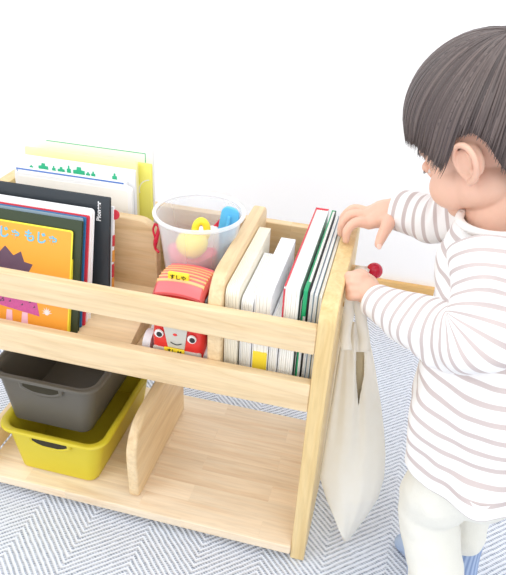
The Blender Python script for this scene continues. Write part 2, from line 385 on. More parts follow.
# ------------------------------------------------------------------ books
def leaning(name, label, xr, w, yb, ztop, ytop, th, cover, group, zb=None, pages='paper', rc=.002, parts=None):
    if zb is None: zb = .3365 if yb > .15 else .3460+.28*(yb-.02)+.0004
    """picture book standing along x, leaning back; local frame: x right edge=0, y=0 front cover, z up"""
    t = thing(name, label, 'book', (xr, yb, zb), group)
    dy, dz = ytop-yb, ztop-zb; h = math.hypot(dy, dz); ang = math.atan2(dy, dz)
    t.rotation_euler = (-ang, 0, 0); c = .0014
    bm = B(); prism(bm, rpoly(-w, 0, 0, h, rc, 5), 'y', 0, c, .0004, 1); prism(bm, rpoly(-w, 0, 0, h, rc, 5), 'y', th-c, th, .0004, 1)
    box(bm, -w, -w+c, c, th-c, 0, h)
    part(obj('cover', bm, cover), t)
    bm = B(); prism(bm, rpoly(-w+c, -.0025, .003, h-.003, max(.0005, rc-.002), 4), 'y', c, th-c, 0); part(obj('pages', bm, pages), t)
    return t, h
def part(o, p): o.parent = p; return o
def flat(t, pts, mat, name, y=-.0003, dep=.0003):
    bm = B(); prism(bm, pts, 'y', y, y+dep, 0); return part(obj(name, bm, mat), t)
G1 = 'picture books leaning in the front left compartment'
ob, oh = leaning('picture_book', 'orange picture book with light blue title and purple spiky tuft, frontmost in the rack', -.395, .18, .032, .502, .081, .006, 'yellow_line', G1, rc=.004)
flat(ob, rpoly(-.178, -.0022, .0022, oh-.0022, .003, 4), 'orange_cover', 'front_print')
Mt = Matrix.Rotation(math.radians(90), 4, 'X')
def title(t, s, size, x, z, mat, rot=0, y=-.0006, name='title', off=.03):
    bm = text_bm(s, size, Matrix.Translation((x, y, z)) @ Mt @ Matrix.Rotation(rot, 4, 'Z'), off=off); return part(obj(name, bm, mat), t)
title(ob, 'もじゃ もじゃ', .0185, -.0800, oh-.0185, 'sky_print')
tuft = [(-.056, .062), (-.064, .072), (-.055, .083), (-.068, .088), (-.062, .100), (-.076, .102), (-.082, .117), (-.094, .109), (-.108, .122), (-.120, .108), (-.137, .115), (-.142, .101), (-.158, .099), (-.150, .084), (-.160, .074), (-.148, .058), (-.078, .054)]
flat(ob, tuft, 'plum_print', 'cover_print', -.0006)
skirt = [(-.125, .030), (-.048, .022), (-.058, .062), (-.115, .066)]
plain('magenta_print', (206, 92, 160), .5, .2, 400)
flat(ob, skirt, 'magenta_print', 'cover_print', -.0008)
for k in range(26):
    x = -.120+random.random()*.062; z = .032+random.random()*.028
    if k < 14: flat(ob, [(x, z), (x+.004, z+.001), (x+.003, z+.004)], 'plum_print', 'cover_print', -.0011)
def hand_print(x, z):
    pts = []
    for k in range(22):
        a = 2*math.pi*k/22; r = .0035 if k % 2 else .0085
        if 200 < math.degrees(a) < 330: r = .004
        pts.append((x+r*math.cos(a), z+r*math.sin(a)))
    flat(ob, pts, 'eye_white', 'cover_print', -.0008)
hand_print(-.036, .030)
for x in (-.104, -.078): flat(ob, [(x, .006), (x+.011, .006), (x+.010, .024), (x+.001, .024)], 'pink_print', 'cover_print', -.0007)
leaning('picture_book', 'dark green picture book just behind the orange one', -.3835, .17, .0395, .5150, .089, .0055, 'dark_green', G1)
leaning('picture_book', 'thin greyish blue picture book between the dark green and the blue ones', -.3855, .17, .0465, .5170, .096, .002, 'slate_blue', G1)
leaning('picture_book', 'thin bright blue picture book directly in front of the red one', -.3825, .17, .0498, .5175, .099, .003, 'blue_cover', G1)
leaning('picture_book', 'thin red picture book between the blue and the white ones', -.3790, .17, .0545, .5185, .1035, .0032, 'red_cover', G1)
wb, wh = leaning('picture_book', 'white picture book with rounded corners in front of the black one', -.3765, .19, .0600, .5265, .108, .010, 'white_cover', G1, rc=.006)
bk, bh = leaning('picture_book', 'large black picture book with small white vertical lettering at its top corner', -.3575, .215, .094, .5390, .1285, .0060, 'black_cover', G1)
title(bk, 'Pioneer', .0095, -.0165, bh-.022, 'white_cover', math.radians(90), name='lettering')
cb, chh = leaning('picture_book', 'thin book with red, white and orange edge behind the black one', -.3555, .19, .1030, .5220, .1355, .005, 'white_cover', G1)
for z0, z1, m_ in ((.095, .112, 'red_cover'), (.070, .088, 'tag_orange'), (.045, .066, 'red_cover'), (.028, .044, 'tag_orange')):
    bm = B(); box(bm, -.0012, .0006, -.0002, .0052, z0, z1); part(obj('edge_band', bm, m_), cb)
bm = B(); tube(bm, [(.0005, .002, chh-.012), (.0005, .0040, chh-.012)], [.0075, .0075], 20, 1, False); part(obj('round_tab', bm, 'red_cover'), cb)

G2 = 'books in the back left compartment'
def backbook(label, px_tr, tr_y, tl, y, cover, th, w=None, rc=.002):
    p = aty(*px_tr, y); q = aty(*tl, y)
    lean = .012
    return leaning('picture_book', label, p.x, min(p.x-q.x, p.x-XI-.003) if w is None else w, y-lean, p.z, y, th, cover, G2, rc=rc)
f1, fh = backbook('white picture book with rounded corner, nearest the middle board in the back compartment', (131, 188), 0, (0, 166), .187, 'white_cover', .008, w=.2, rc=.008)
flat(f1, rpoly(-.195, -.006, .02, fh-.006, .004, 4), 'paper', 'front_print')
e1, eh = backbook('white book with blue line and pink band along its top', (126, 182.5), 0, (17, 165), .1985, 'white_cover', .006)
ew = .19
flat(e1, rpoly(-ew, -.004, eh-.0035, eh-.0012, 0), 'line_blue', 'cover_print'); flat(e1, rpoly(-ew, -ew+.0022, eh-.03, eh-.0035, 0), 'line_blue', 'cover_print')
flat(e1, rpoly(-ew+.004, -.004, eh-.0105, eh-.0075, 0), 'pink_print', 'cover_print')
d1, dh = backbook('white book with a row of small green cottages printed along its top', (134.5, 171), 0, (20, 153), .209, 'white_cover', .006)
x = -.188
for k, (xx, w_, h_) in enumerate(((.006, .006, .004), (.022, .017, .010), (.046, .006, .008), (.056, .012, .008), (.072, .007, .012), (.083, .020, .012), (.105, .007, .006), (.114, .007, .008), (.150, .008, .010))):
    z = dh-.0185
    pts = [(x+xx, z), (x+xx+w_, z), (x+xx+w_, z+h_*.55), (x+xx+w_*.72, z+h_*.6), (x+xx+w_*.7, z+h_), (x+xx+w_*.35, z+h_), (x+xx+w_*.3, z+h_*.6), (x+xx, z+h_*.5)]
    flat(d1, pts, 'leaf_green', 'cottage_print')
b1, bh1 = backbook('pale yellow book behind the one with green cottages', (136.5, 162.5), 0, (24, 145), .2300, 'pale_yellow', .006)
for k in range(16):
    xx = -.178+.011*k+random.random()*.004
    flat(b1, rpoly(xx, xx+.003+random.random()*.004, bh1-.0175, bh1-.0160+random.random()*.001, 0), 'grey_print', 'small_print')
c1, chh1 = backbook('bright yellow book with white swirls, right edge showing behind the pale yellow one', (151, 165), 0, (30, 148), .2420, 'bright_yellow', .006)
for (cx_, cz, r_) in ((-.002, chh1-.045, .020), (-.030, chh1-.01, .024)):
    t_ = []
    for k in range(13):
        a = math.radians(95+100*k/12); t_.append((cx_+r_*math.cos(a), cz+r_*math.sin(a)))
    for k in range(12, -1, -1):
        a = math.radians(95+100*k/12); t_.append((cx_+(r_-.0016)*math.cos(a), cz+(r_-.0016)*math.sin(a)))
    t_ = [(min(-.001, max(-.035, a)), b_) for a, b_ in t_]; flat(c1, t_, 'white_cover', 'swirl_print')
a1, ah = backbook('tall white book with a green outline at the very back of the rack', (152.5, 149), 0, (31, 130), .2600, 'white_cover', .007)
flat(a1, rpoly(-.188, -.012, ah-.0100, ah-.0088, 0), 'leaf_green', 'cover_print'); flat(a1, rpoly(-.0132, -.012, ah-.028, ah-.0100, 0), 'leaf_green', 'cover_print')

G3 = 'board books standing by the right end panel'
def standing(label, x0, x1, y0, y1, zt, cov_mat, c=.0016, rc=.004, lean=0.0, spine=True, page='paper', sheets=5, one_cover=None):
    """board book standing with its spine to the back and page edges to the front"""
    t = thing('board_book', label, 'book', (x0, y0, .3365), G3)
    w, dd, h = x1-x0, y1-y0, zt-.3365
    t.rotation_euler = (0, lean, 0)
    bm = B()
    prism(bm, rpoly(0, dd, 0, h, (rc, 0, .0, rc), 6), 'x', 0, c, .0004, 1)
    if not one_cover: prism(bm, rpoly(0, dd, 0, h, (rc, 0, .0, rc), 6), 'x', w-c, w, .0004, 1)
    box(bm, 0, w, dd-c, dd, 0, h, .0004, 1)
    part(obj('cover', bm, cov_mat), t)
    if one_cover:
        bm = B(); prism(bm, rpoly(0, dd-c, 0, h, (rc, 0, .0, rc), 6), 'x', w-c, w, .0004, 1); part(obj('back_cover', bm, one_cover), t)
    # page block made of thick board leaves with fine gaps
    bm = B(); a, b_ = c, w-c; s = (b_-a)/sheets
    for k in range(sheets):
        prism(bm, rpoly(.0012+.0006*(k % 2), dd-c, .001, h-.0012, (rc, 0, 0, rc), 6), 'x', a+k*s+.0001, a+(k+1)*s-.0001, min(.0005, s*.2), 1)
    part(obj('pages', bm, page), t)
    return t
standing('cream board book with thick rounded pages, leftmost beside the wooden divider', -.1505, -.1325, .026, .215, .486, 'cream_paper', rc=.012, sheets=6, page='cream_paper')
standing('slim white board book between the cream one and the one with the yellow label', -.1300, -.1135, .032, .165, .470, 'white_cover', rc=.01, sheets=5)
lb = standing('white board book with a yellow label at the foot of its page edges', -.1115, -.0890, .030, .195, .484, 'white_cover', rc=.004, sheets=4)
bm = B(); box(bm, .0015, .0215, -.0012, .002, .000, .052, .0004); part(obj('label', bm, 'label_yellow'), lb)
standing('short white board book just left of the red one', -.0875, -.0755, .03, .105, .448, 'white_cover', rc=.003, sheets=3)
rb_ = standing('tall white book with thin red cover edge and red spine', -.0730, -.0525, .025, .277, .503, 'white_cover', c=.0012, rc=.003, sheets=6, one_cover='white_cover')
bm = B(); box(bm, -.0004, .0013, .003, .252, .1645, .1672, .0003); box(bm, -.0004, .0013, -.0003, .002, .085, .1645, .0003); box(bm, -.0004, .0205, .249, .2525, .060, .1672, .0003)
part(obj('cover_edging', bm, 'red_cover'), rb_)
standing('thin black covered book between the red one and the green one', -.0515, -.0485, .030, .250, .484, 'near_black', c=.0007, rc=.002, sheets=1)
gb = standing('book with bright green cover and green corner, right of the red one', -.0475, -.0405, .025, .277, .503, 'green_cover', c=.0016, rc=.003, sheets=2, one_cover='near_black')
bm = B(); prism(bm, rpoly(-.001, .022, .128, .168, (.001, .001, .001, .003), 4), 'x', -.0002, .0052, .0006); part(obj('corner_cap', bm, 'green_cover'), gb)
standing('thin white book, first right of the green one', -.0395, -.0345, .027, .268, .500, 'white_cover', c=.0008, rc=.003, sheets=2, one_cover='slate_blue')
standing('thin white book, second right of the green one', -.0338, -.0290, .027, .262, .499, 'white_cover', c=.0008, rc=.003, sheets=2, one_cover='slate_blue')
standing('thin cream book squeezed against the right end panel', -.0283, -.0240, .028, .240, .496, 'cream_paper', c=.0008, rc=.003, sheets=2)

# ------------------------------------------------------------------ clear bucket with toys
bx, by = -.2265, .1475
bk_ = thing('toy_bucket', 'clear frosted plastic bucket full of toys in the middle compartment', 'bucket', (bx, by, .3365))
bm = B(); rings = []
def circ(r, z, n=48, cx=None, cy__=None): return [V(((bx if cx is None else cx)+r*math.cos(2*math.pi*i/n), (by if cy__ is None else cy__)+r*math.sin(2*math.pi*i/n), z)) for i in range(n)]
for r, z in ((.0400, .3368), (.0425, .338), (.0455, .38), (.0515, .44), (.0572, .495), (.0625, .526)): rings.append(circ(r, z))
for r, z in ((.0611, .526), (.0558, .495), (.050, .44), (.044, .38), (.041, .3395)): rings.append(circ(r, z))
ringloft(bm, rings); obj('bucket_wall', bm, 'clear_plastic', bk_, 50)
bm = B(); rings = []
for k in range(11):
    a = 2*math.pi*k/10; rings.append(circ(0.0650+.0030*math.cos(a), .529+.0030*math.sin(a)))
ringloft(bm, rings, (False, False)); bmesh.ops.remove_doubles(bm, verts=bm.verts, dist=1e-5); obj('rim', bm, 'rim_plastic', bk_, 60)
tl_ = 'toys inside the clear bucket'
# yellow sprinkler head / scoop
c = V((-.228, .118, .491)); t = thing('toy_scoop', 'yellow plastic toy watering head with ring handle inside the bucket', 'toy', tuple(c-V((0, 0, .02))), tl_)
bm = B(); n = 32; rings = []
for r, z in ((.002, .017), (.012, .0165), (.020, .012), (.0235, .004), (.022, -.006), (.014, -.016), (.004, -.020)):
    rings.append([c+V((r*math.cos(2*math.pi*i/n), r*math.sin(2*math.pi*i/n), z)) for i in range(n)])
ringloft(bm, rings); bmesh.ops.recalc_face_normals(bm, faces=bm.faces); obj('scoop_bowl', bm, 'toy_yellow', t, 60)
bm = B(); pts = [c+V((.010+.008*math.cos(a), .012+.003*math.cos(a), .018+.015*math.sin(a))) for a in [math.radians(-40+260*k/14) for k in range(15)]]
tube(bm, pts, [.0056]*15, 10, 3); obj('ring_handle', bm, 'toy_yellow', t, 60)
# blue shovel blade
t = thing('toy_shovel', 'light blue plastic toy standing up at the right of the bucket', 'toy', (-.191, .165, .40), tl_)
bm = B(); Mr = Matrix.Translation((-.1925, .163, .47)) @ Matrix.Rotation(math.radians(8), 4, 'Y') @ Matrix.Rotation(math.radians(-6), 4, 'X')
prism(bm, rpoly(-.014, .014, -.075, .064, (.008, .008, .013, .010), 6), 'y', -.004, .004, .0025, 3); bmesh.ops.transform(bm, matrix=Mr, verts=bm.verts); obj('blade', bm, 'toy_blue', t)
bm = B(); tube(bm, [Mr @ V((0, -.006, -.06)), Mr @ V((0, -.006, .05))], [.004, .003], 10, 1); obj('ridge', bm, 'toy_blue', t)
# pink block shapes low in the bucket
t = thing('toy_mould', 'pink plastic sand mould low inside the bucket', 'toy', (-.236, .140, .40), tl_)
bm = B(); rings = [[V((-.236+rr_*math.cos(2*math.pi*i/24)*(1+.06*math.cos(6*2*math.pi*i/24)), .142+rr_*math.sin(2*math.pi*i/24)*(1+.06*math.cos(6*2*math.pi*i/24)), z)) for i in range(24)] for rr_, z in ((.030, .36), (.032, .40), (.035, .45), (.037, .468), (.034, .470), (.020, .472))]
ringloft(bm, rings); obj('mould_cup', bm, 'toy_pink', t, 50)
t = thing('toy_rake', 'red plastic toy handle leaning against the back of the bucket', 'toy', (-.205, .17, .40), tl_)
bm = B(); Mr = Matrix.Translation((-.2120, .172, .487)) @ Matrix.Rotation(math.radians(38), 4, 'Y') @ Matrix.Rotation(math.radians(-10), 4, 'X')
prism(bm, rpoly(-.007, .007, -.03, .030, .006, 5), 'y', -.0035, .0035, .002, 2); bmesh.ops.transform(bm, matrix=Mr, verts=bm.verts); obj('rake_handle', bm, 'ball_red', t)
# red clip hanging at the left
t = thing('bucket_handle', 'small red plastic handle end hanging at the left side of the bucket', 'handle', (-.289, .12, .47))
bm = B(); Q = V((-.2895, .1330, .5))
tube(bm, [Q+V((-.001, 0, .006)), Q+V((.004, .002, .001)), Q+V((.003, -.001, -.010)), Q+V((.000, -.002, -.022)), Q+V((-.002, 0, -.034)), Q+V((.003, .0, -.040))], [.0018, .0022, .0028, .0036, .0022, .002], 8, 4); obj('clip', bm, 'ball_red', t)
bm = B(); tube(bm, [Q+V((-.001, 0, .006)), Q+V((-.004, 0, -.004)), Q+V((-.001, -.001, -.016))], [.0016, .0016, .0018], 8, 4); obj('hook', bm, 'ball_red', t)
plain('white_plush', (244, 244, 244), .8)
t = thing('white_block', 'white cube block behind the yellow scoop in the bucket', 'toy', (-.215, .155, .45), tl_)
bm = B(); box(bm, -.016, .016, -.010, .010, -.018, .018, .003, 3, Matrix.Translation((-.217, .160, .480)) @ Matrix.Rotation(.5, 4, 'Z')); obj('block_body', bm, 'white_plush', t)

# ------------------------------------------------------------------ toy car
cx0, cx1, cyf, cyb = -.2585, -.1800, .0270, .0930
cc = (cx0+cx1)/2
car = thing('toy_car', 'red smiling toy bus with striped roof in the middle compartment', 'toy car', (cc, .06, .3365))
def carring(z, in_x, y0, y1, r=.012): return [V((a, b_, z)) for a, b_ in rpoly(cx0+in_x, cx1-in_x, y0, y1, r, 6)]
bm = B()
rings = [carring(.350, .004, cyf+.001, cyb-.002, .006), carring(.353, .001, cyf-.002, cyb, .008), carring(.364, 0, cyf-.003, cyb), carring(.384, 0, cyf-.002, cyb), carring(.395, .0005, cyf, cyb),
         carring(.425, .003, cyf+.002, cyb), carring(.448, .005, cyf+.004, cyb), carring(.459, .008, cyf+.009, cyb-.001), carring(.465, .013, cyf+.016, cyb-.004, .012), carring(.4690, .024, cyf+.026, cyb-.011, .010)]
ringloft(bm, rings); obj('car_body', bm, 'car_red', car, 60)
# roof shell, pink with raised orange stripes
def roofz(u, v):  # u across -1..1, v 0 front..1 back
    return .4655+.0055*(1-u*u)+.004*math.sin(math.pi*min(1, v*1.1))-.012*max(0, .25-v)**1.2*4
def roofpatch(v0, v1, off, mat, name, parent, n=14, m=4, ul=1.0):
    bm = B(); top = []
    for j in range(m+1):
        v = v0+(v1-v0)*j/m
        top.append([bm.verts.new(V((cc+u*ul*.0365, cyf+.002+v*.066, roofz(u*ul, v)+off-(.006 if abs(u) > .99 and ul > .99 else 0)))) for u in [2*i/n-1 for i in range(n+1)]])
    bot = [[bm.verts.new(v.co-V((0, 0, .004))) for v in row] for row in top]
    for j in range(m):
        for i in range(n):
            bm.faces.new((top[j][i], top[j][i+1], top[j+1][i+1], top[j+1][i])); bm.faces.new((bot[j][i+1], bot[j][i], bot[j+1][i], bot[j+1][i+1]))
    loop = [(0, i) for i in range(n)] + [(j, n) for j in range(m)] + [(m, i) for i in range(n, 0, -1)] + [(j, 0) for j in range(m, 0, -1)]
    for k in range(len(loop)):
        a, b_ = loop[k], loop[(k+1) % len(loop)]; bm.faces.new((top[b_[0]][b_[1]], top[a[0]][a[1]], bot[a[0]][a[1]], bot[b_[0]][b_[1]]))
    return obj(name, bm, mat, parent, 40)
roofpatch(0, 1, 0, 'car_pink', 'car_roof', car, 16, 10)
for k in range(6): roofpatch(.20+.128*k, .256+.128*k, .0008, 'car_stripe', 'roof_stripe', car, 16, 2, .93)
bm = B(); box(bm, cc-.0190, cc+.0110, cyf+.018, cyf+.024, .4700, .4830, .0022, 3); sg = obj('roof_sign', bm, 'toy_yellow', car)
bm = text_bm('すしや', .0080, Matrix.Translation((cc-.004, cyf+.0175, .4768)) @ Mt); obj('sign_lettering', bm, 'near_black', car)
# face
yf = cyf-.0036
bm = B(); prism(bm, [(cc-.0205, .4130), (cc+.0165, .4130), (cc+.0115, .3730), (cc-.0135, .3730)], 'y', yf, yf+.003, .0005); obj('grille', bm, 'car_grey', car)
bm = B(); prism(bm, rpoly(cx0+.003, cx1-.003, .3615, .3705, .003, 3), 'y', yf-.001, yf+.003, .0008); obj('bumper', bm, 'car_grey', car)
for ex in (cc-.0262, cc+.0225):
    bm = B(); tube(bm, [(ex, yf+.001, .3935), (ex, yf-.001, .3935)], [.0068, .0064], 20, 1, False); e_ = obj('eye', bm, 'eye_white', car)
    bm = B(); tube(bm, [(ex+.001, yf-.0009, .3930), (ex+.001, yf-.0018, .3930)], [.0043, .0040], 16, 1, False); obj('pupil', bm, 'near_black', e_)
bm = B(); tube(bm, [(cc-.0085+k*.0026, yf-.0006, .3825-.0028*math.sin(math.pi*k/6)) for k in range(7)], [.0007]*7, 6, 2); obj('mouth', bm, 'near_black', car)
bm = B(); ell(bm, (cc-.002, yf-.0002, .3965), (.0032, .0015, .002)); obj('nose', bm, 'car_red', car)
bm = B(); box(bm, cc-.0185, cc+.0120, yf-.0025, yf, .3645, .3730, .0008); obj('number_plate', bm, 'toy_yellow', car)
bm = text_bm('すし 64', .0068, Matrix.Translation((cc-.0030, yf-.0027, .3686)) @ Mt); obj('plate_lettering', bm, 'near_black', car)
for wx, s in ((cx0-.010, -1), (cx1+.0025, 1)):
    for wy in (.048, .080):
        bm = B(); tube(bm, [(wx-.0065, wy, .3562), (wx+.0055, wy, .3562)], [.0195, .0195], 28, 1, False)
        bevel(bm, [e for e in bm.edges if e.calc_face_angle(0) > 1.2], .003, 3); w_ = obj('wheel', bm, 'wheel_white', car)
        bm = B(); tube(bm, [(wx-.0062, wy, .3562), (wx+.0062, wy, .3562)], [.0075, .0075], 20, 1, False); obj('hub', bm, 'tyre_grey', w_)
for wx in (cx1-.0025,):
    bm = B(); prism(bm, rpoly(.040, .082, .425, .450, .004, 4), 'x', wx-.001, wx+.0016, .0006); obj('side_window', bm, 'slate_blue', car)

# ------------------------------------------------------------------ the child
kid = thing('child', 'toddler in striped shirt and off-white trousers standing beside the rack, looking down', 'person', (.20, .0, 0))
FB = V((-.970, .243, 0)).normalized()           # where the body faces
LF = V((-FB.y, FB.x, 0))                          # the child's own left (towards the camera)
# --- head frame
hy = V((-.890, .456, 0)).normalized(); pd = math.radians(31)
HF = hy*math.cos(pd) - V((0, 0, 1))*math.sin(pd); HU = hy*math.sin(pd) + V((0, 0, 1))*math.cos(pd); HL = HU.cross(HF)
EAR = at(468.5, 163, .692)                       # left ear
HO = EAR - HL*.064
def hp(f, l, u): return HO + HF*f + HL*l + HU*u
HR = Matrix((HF, HL, HU)).transposed()
def hell(bm, c, r): ell(bm, hp(*c), r, HR)
# --- joints
ANK = {1: V((.184, -.062, .045)), -1: V((.243, .022, .045))}
KNE = {1: at(428, 507, .872), -1: at(474, 500, .925)}
HIP = {1: at(470, 452, .80), -1: at(490, 438, .85)}
NK = at(497, 212, .745)
SH = {1: NK+LF*.070-V((0, 0, .030)), -1: NK-LF*.070-V((0, 0, .026))}
ELB = {1: at(487, 338, .684), -1: at(440, 219, .860)}
WR = {1: at(374, 299, .818), -1: at(398, 211, .905)}
FIST = at(362, 288, .842)
bm = B()
# head
hell(bm, (-.004, 0, .044), (.081, .068, .077)); hell(bm, (.030, 0, .030), (.050, .056, .056)); hell(bm, (.030, 0, -.018), (.046, .050, .046)); hell(bm, (.034, 0, .006), (.043, .051, .034))
for s in (-1, 1):
    hell(bm, (.040, s*.028, -.026), (.034, .028, .029)); hell(bm, (.010, s*.034, -.030), (.036, .024, .030))
    hell(bm, (.058, s*.026, .024), (.014, .020, .008))
hell(bm, (.052, 0, -.055), (.022, .024, .017)); hell(bm, (.0795, 0, -.0060), (.0085, .0085, .0075)); tube(bm, [hp(.078, 0, .016), hp(.083, 0, -.004)], [.005, .006], 10, 1)
hell(bm, (.0765, 0, -.0275), (.0065, .013, .0045)); hell(bm, (.0735, 0, -.0355), (.0065, .011, .0045))
for s in (-1, 1): hell(bm, (.0770, s*.008, -.0085), (.006, .005, .005))
# ears: helix ring, bowl, lobe
for s in (-1, 1):
    def ep(f, u, l): return hp(-.002+f*1.08, s*l, .000+u*1.06)
    hel = [ep(.008, -.014, .066), ep(.013, -.002, .067), ep(.012, .012, .071), ep(.003, .021, .077), ep(-.009, .019, .083), ep(-.015, .008, .085), ep(-.013, -.005, .082), ep(-.005, -.016, .075), ep(.004, -.020, .069)]
    tube(bm, hel, [.0032, .0032, .0034, .0038, .0040, .0038, .0036, .0046, .0046], 8, 4)
    ell(bm, ep(-.003, .002, .0665), (.0155, .0065, .0200), HR); ell(bm, ep(.012, -.001, .0655), (.0035, .004, .0045), HR)
    tube(bm, [ep(-.004, .013, .075), ep(-.008, .003, .0775), ep(-.002, -.009, .0725)], [.0026, .0028, .0026], 8, 3)
# neck and trunk
CH = (NK*1.0 + V((0, 0, -.11)) + LF*.0)
tube(bm, [hp(-.018, 0, -.010), hp(-.022, 0, -.045), NK, NK-V((0, 0, .03))-FB*.004], [.036, .032, .034, .040], 20, 5)
trunk = [(at(500, 250, .757), .040, .056), (at(497, 300, .771), .052, .066), (at(485, 380, .795), .062, .070), (at(480, 440, .822), .060, .072)]
def oring(c, a, b, n=32, sq=2.2, ax=None, tilt=None):
    F_, L_ = ax or (FB, LF); out = []
    for i in range(n):
        t = 2*math.pi*i/n; ct, st = math.cos(t), math.sin(t)
        out.append(c + F_*(a*math.copysign(abs(ct)**(2/sq), ct)) + L_*(b*math.copysign(abs(st)**(2/sq), st)))
    return out
t_ = B(); ringloft(t_, [oring(trunk[0][0]+V((0, 0, .025)), .03, .05)] + [oring(c, a, b) for c, a, b in trunk] + [oring(trunk[-1][0]-V((0, 0, .04)), .04, .05)])
bmesh.ops.recalc_face_normals(t_, faces=t_.faces); join(bm, t_)
for s in (-1, 1):
    tube(bm, [NK-V((0, 0, .045)), SH[s]-V((0, 0, .006)), ELB[s], WR[s].lerp(ELB[s], .3), WR[s]], [.026, .022, .020, .019, .0165], 16, 4)
    tube(bm, [HIP[s], KNE[s], KNE[s].lerp(ANK[s], .35), ANK[s]], [.040, .026, .023, .0185], 16, 4)
    fd = (V((-.865, .500, 0)) if s < 0 else V((-.998, .060, 0))).normalized()
    tube(bm, [ANK[s]-fd*.016+V((0, 0, -.026)), ANK[s]+fd*.02+V((0, 0, -.020)), ANK[s]+fd*.060+V((0, 0, -.028)), ANK[s]+fd*.097+V((0, 0, -.032))], [.018, .021, .0155, .011], 14, 4)
# --- right hand resting over the panel top
def chain(pts, r): tube(bm, pts, r, 10, 4)
wr = WR[-1]; k_i, k_m, k_r, k_p = V((.0150, .1870, .5320)), V((.0090, .2010, .5365)), V((.0100, .2150, .5355)), V((.0150, .2270, .5310))
for k_, a in ((k_i, .0098), (k_m, .0100), (k_r, .0096), (k_p, .0088)): tube(bm, [wr, wr.lerp(k_, .5)+V((0, 0, .001)), k_], [.0200, .0172, a], 12, 4)
chain([k_i, V((-.0030, .1790, .5340)), V((-.0130, .1745, .5220)), V((-.0130, .1725, .5070))], [.0086, .0076, .0068, .0056])
chain([k_m, V((-.0110, .1970, .5370)), V((-.0220, .1935, .5230)), V((-.0230, .1915, .5070))], [.0088, .0078, .0070, .0058])
chain([k_r, V((-.0100, .2160, .5380)), V((-.0230, .2155, .5240)), V((-.0250, .2150, .5090))], [.0084, .0074, .0066, .0056])
chain([k_p, V((-.0010, .2300, .5300)), V((-.0110, .2310, .5190)), V((-.0140, .2300, .5075))], [.0076, .0066, .0058, .0050])
TB = [wr.lerp(k_i, .25)+V((-.001, -.008, -.003)), at(387, 226, .880), at(382, 236, .876), at(378.5, 244.5, .874)]
chain(TB, [.0125, .0095, .0080, .0062])
# --- left hand closed round the bag straps
w1 = WR[1]; fc = FIST
ell(bm, fc-FW*.004+RT*.003, (.0195, .0205, .0150), Matrix((RT, UP, -FW)).transposed())
tube(bm, [w1, w1.lerp(fc, .55)+UP*.003, fc+UP*.004], [.0165, .0190, .0170], 16, 4, flat=.9)
gx = -RT; gy = UP
base = fc + gx*.002 + gy*.002
for k, off in enumerate((.0135, .0045, -.0045, -.0130)):      # index at the top ... little finger at the bottom
    r_ = (.0070, .0070, .0066, .0060)[k]
    o_ = UP*off - FW*.001*k
    chain([base+o_+FW*.004-gx*.002, base+o_+gx*.013-FW*.001, base+o_+gx*.0155-FW*.0115, base+o_+gx*.0060-FW*.0165, base+o_-gx*.0035-FW*.0140], [r_*1.15, r_*1.08, r_, r_*.95, r_*.82])
chain([w1.lerp(fc, .5)+UP*.012, fc+UP*.0175+gx*.000, fc+UP*.0150+gx*.0120-FW*.006, fc+UP*.0075+gx*.0145-FW*.0175], [.0105, .0085, .0075, .0062])
sk = remesh(bm, .0017, 7, .5); bd = obj('body', sk, 'skin', kid, 180)

# face details
for s in (-1, 1):
    bm = B(); hell(bm, (.0670, s*.0270, .0030), (.0065, .0105, .0060)); obj('eye', bm, 'eye_white', kid)
    e_ = bpy.context.scene.collection.objects[-1]
    bm = B(); hell(bm, (.0720, s*.0265, .0010), (.0022, .0040, .0040)); obj('iris', bm, 'eye_dark', e_)
    bm = B(); t_ = B(); hell(bm, (.0680, s*.0270, .0050), (.0068, .0125, .0078)); obj('eyelid', bm, 'skin', kid)
    bm = B(); tube(bm, [hp(.0758, s*.0150, .0010), hp(.0770, s*.0230, -.0012), hp(.0748, s*.0310, -.0008), hp(.0690, s*.0400, .0020)], [.0006, .0010, .0012, .0006], 6, 4); obj('eyelash', bm, 'eye_dark', kid)
    bm = B(); tube(bm, [hp(.0800, s*.0130, .0200), hp(.0775, s*.0240, .0230), hp(.0700, s*.0370, .0200)], [.0007, .0012, .0006], 6, 4); obj('eyebrow', bm, 'hair', kid)
bm = B(); tube(bm, [hp(.0805, -.011, -.0312), hp(.0838, 0, -.0318), hp(.0805, .011, -.0312)], [.0012, .0022, .0012], 8, 4); obj('lips', bm, 'lip', kid)
for p_, d_ in ((TB[-1], UP*-.6-FW*.8),):
    bm = B(); ell(bm, p_-FW*.0048-UP*.003, (.0036, .0042, .0012), Matrix((RT, UP, -FW)).transposed()); obj('thumbnail', bm, 'nail', kid)

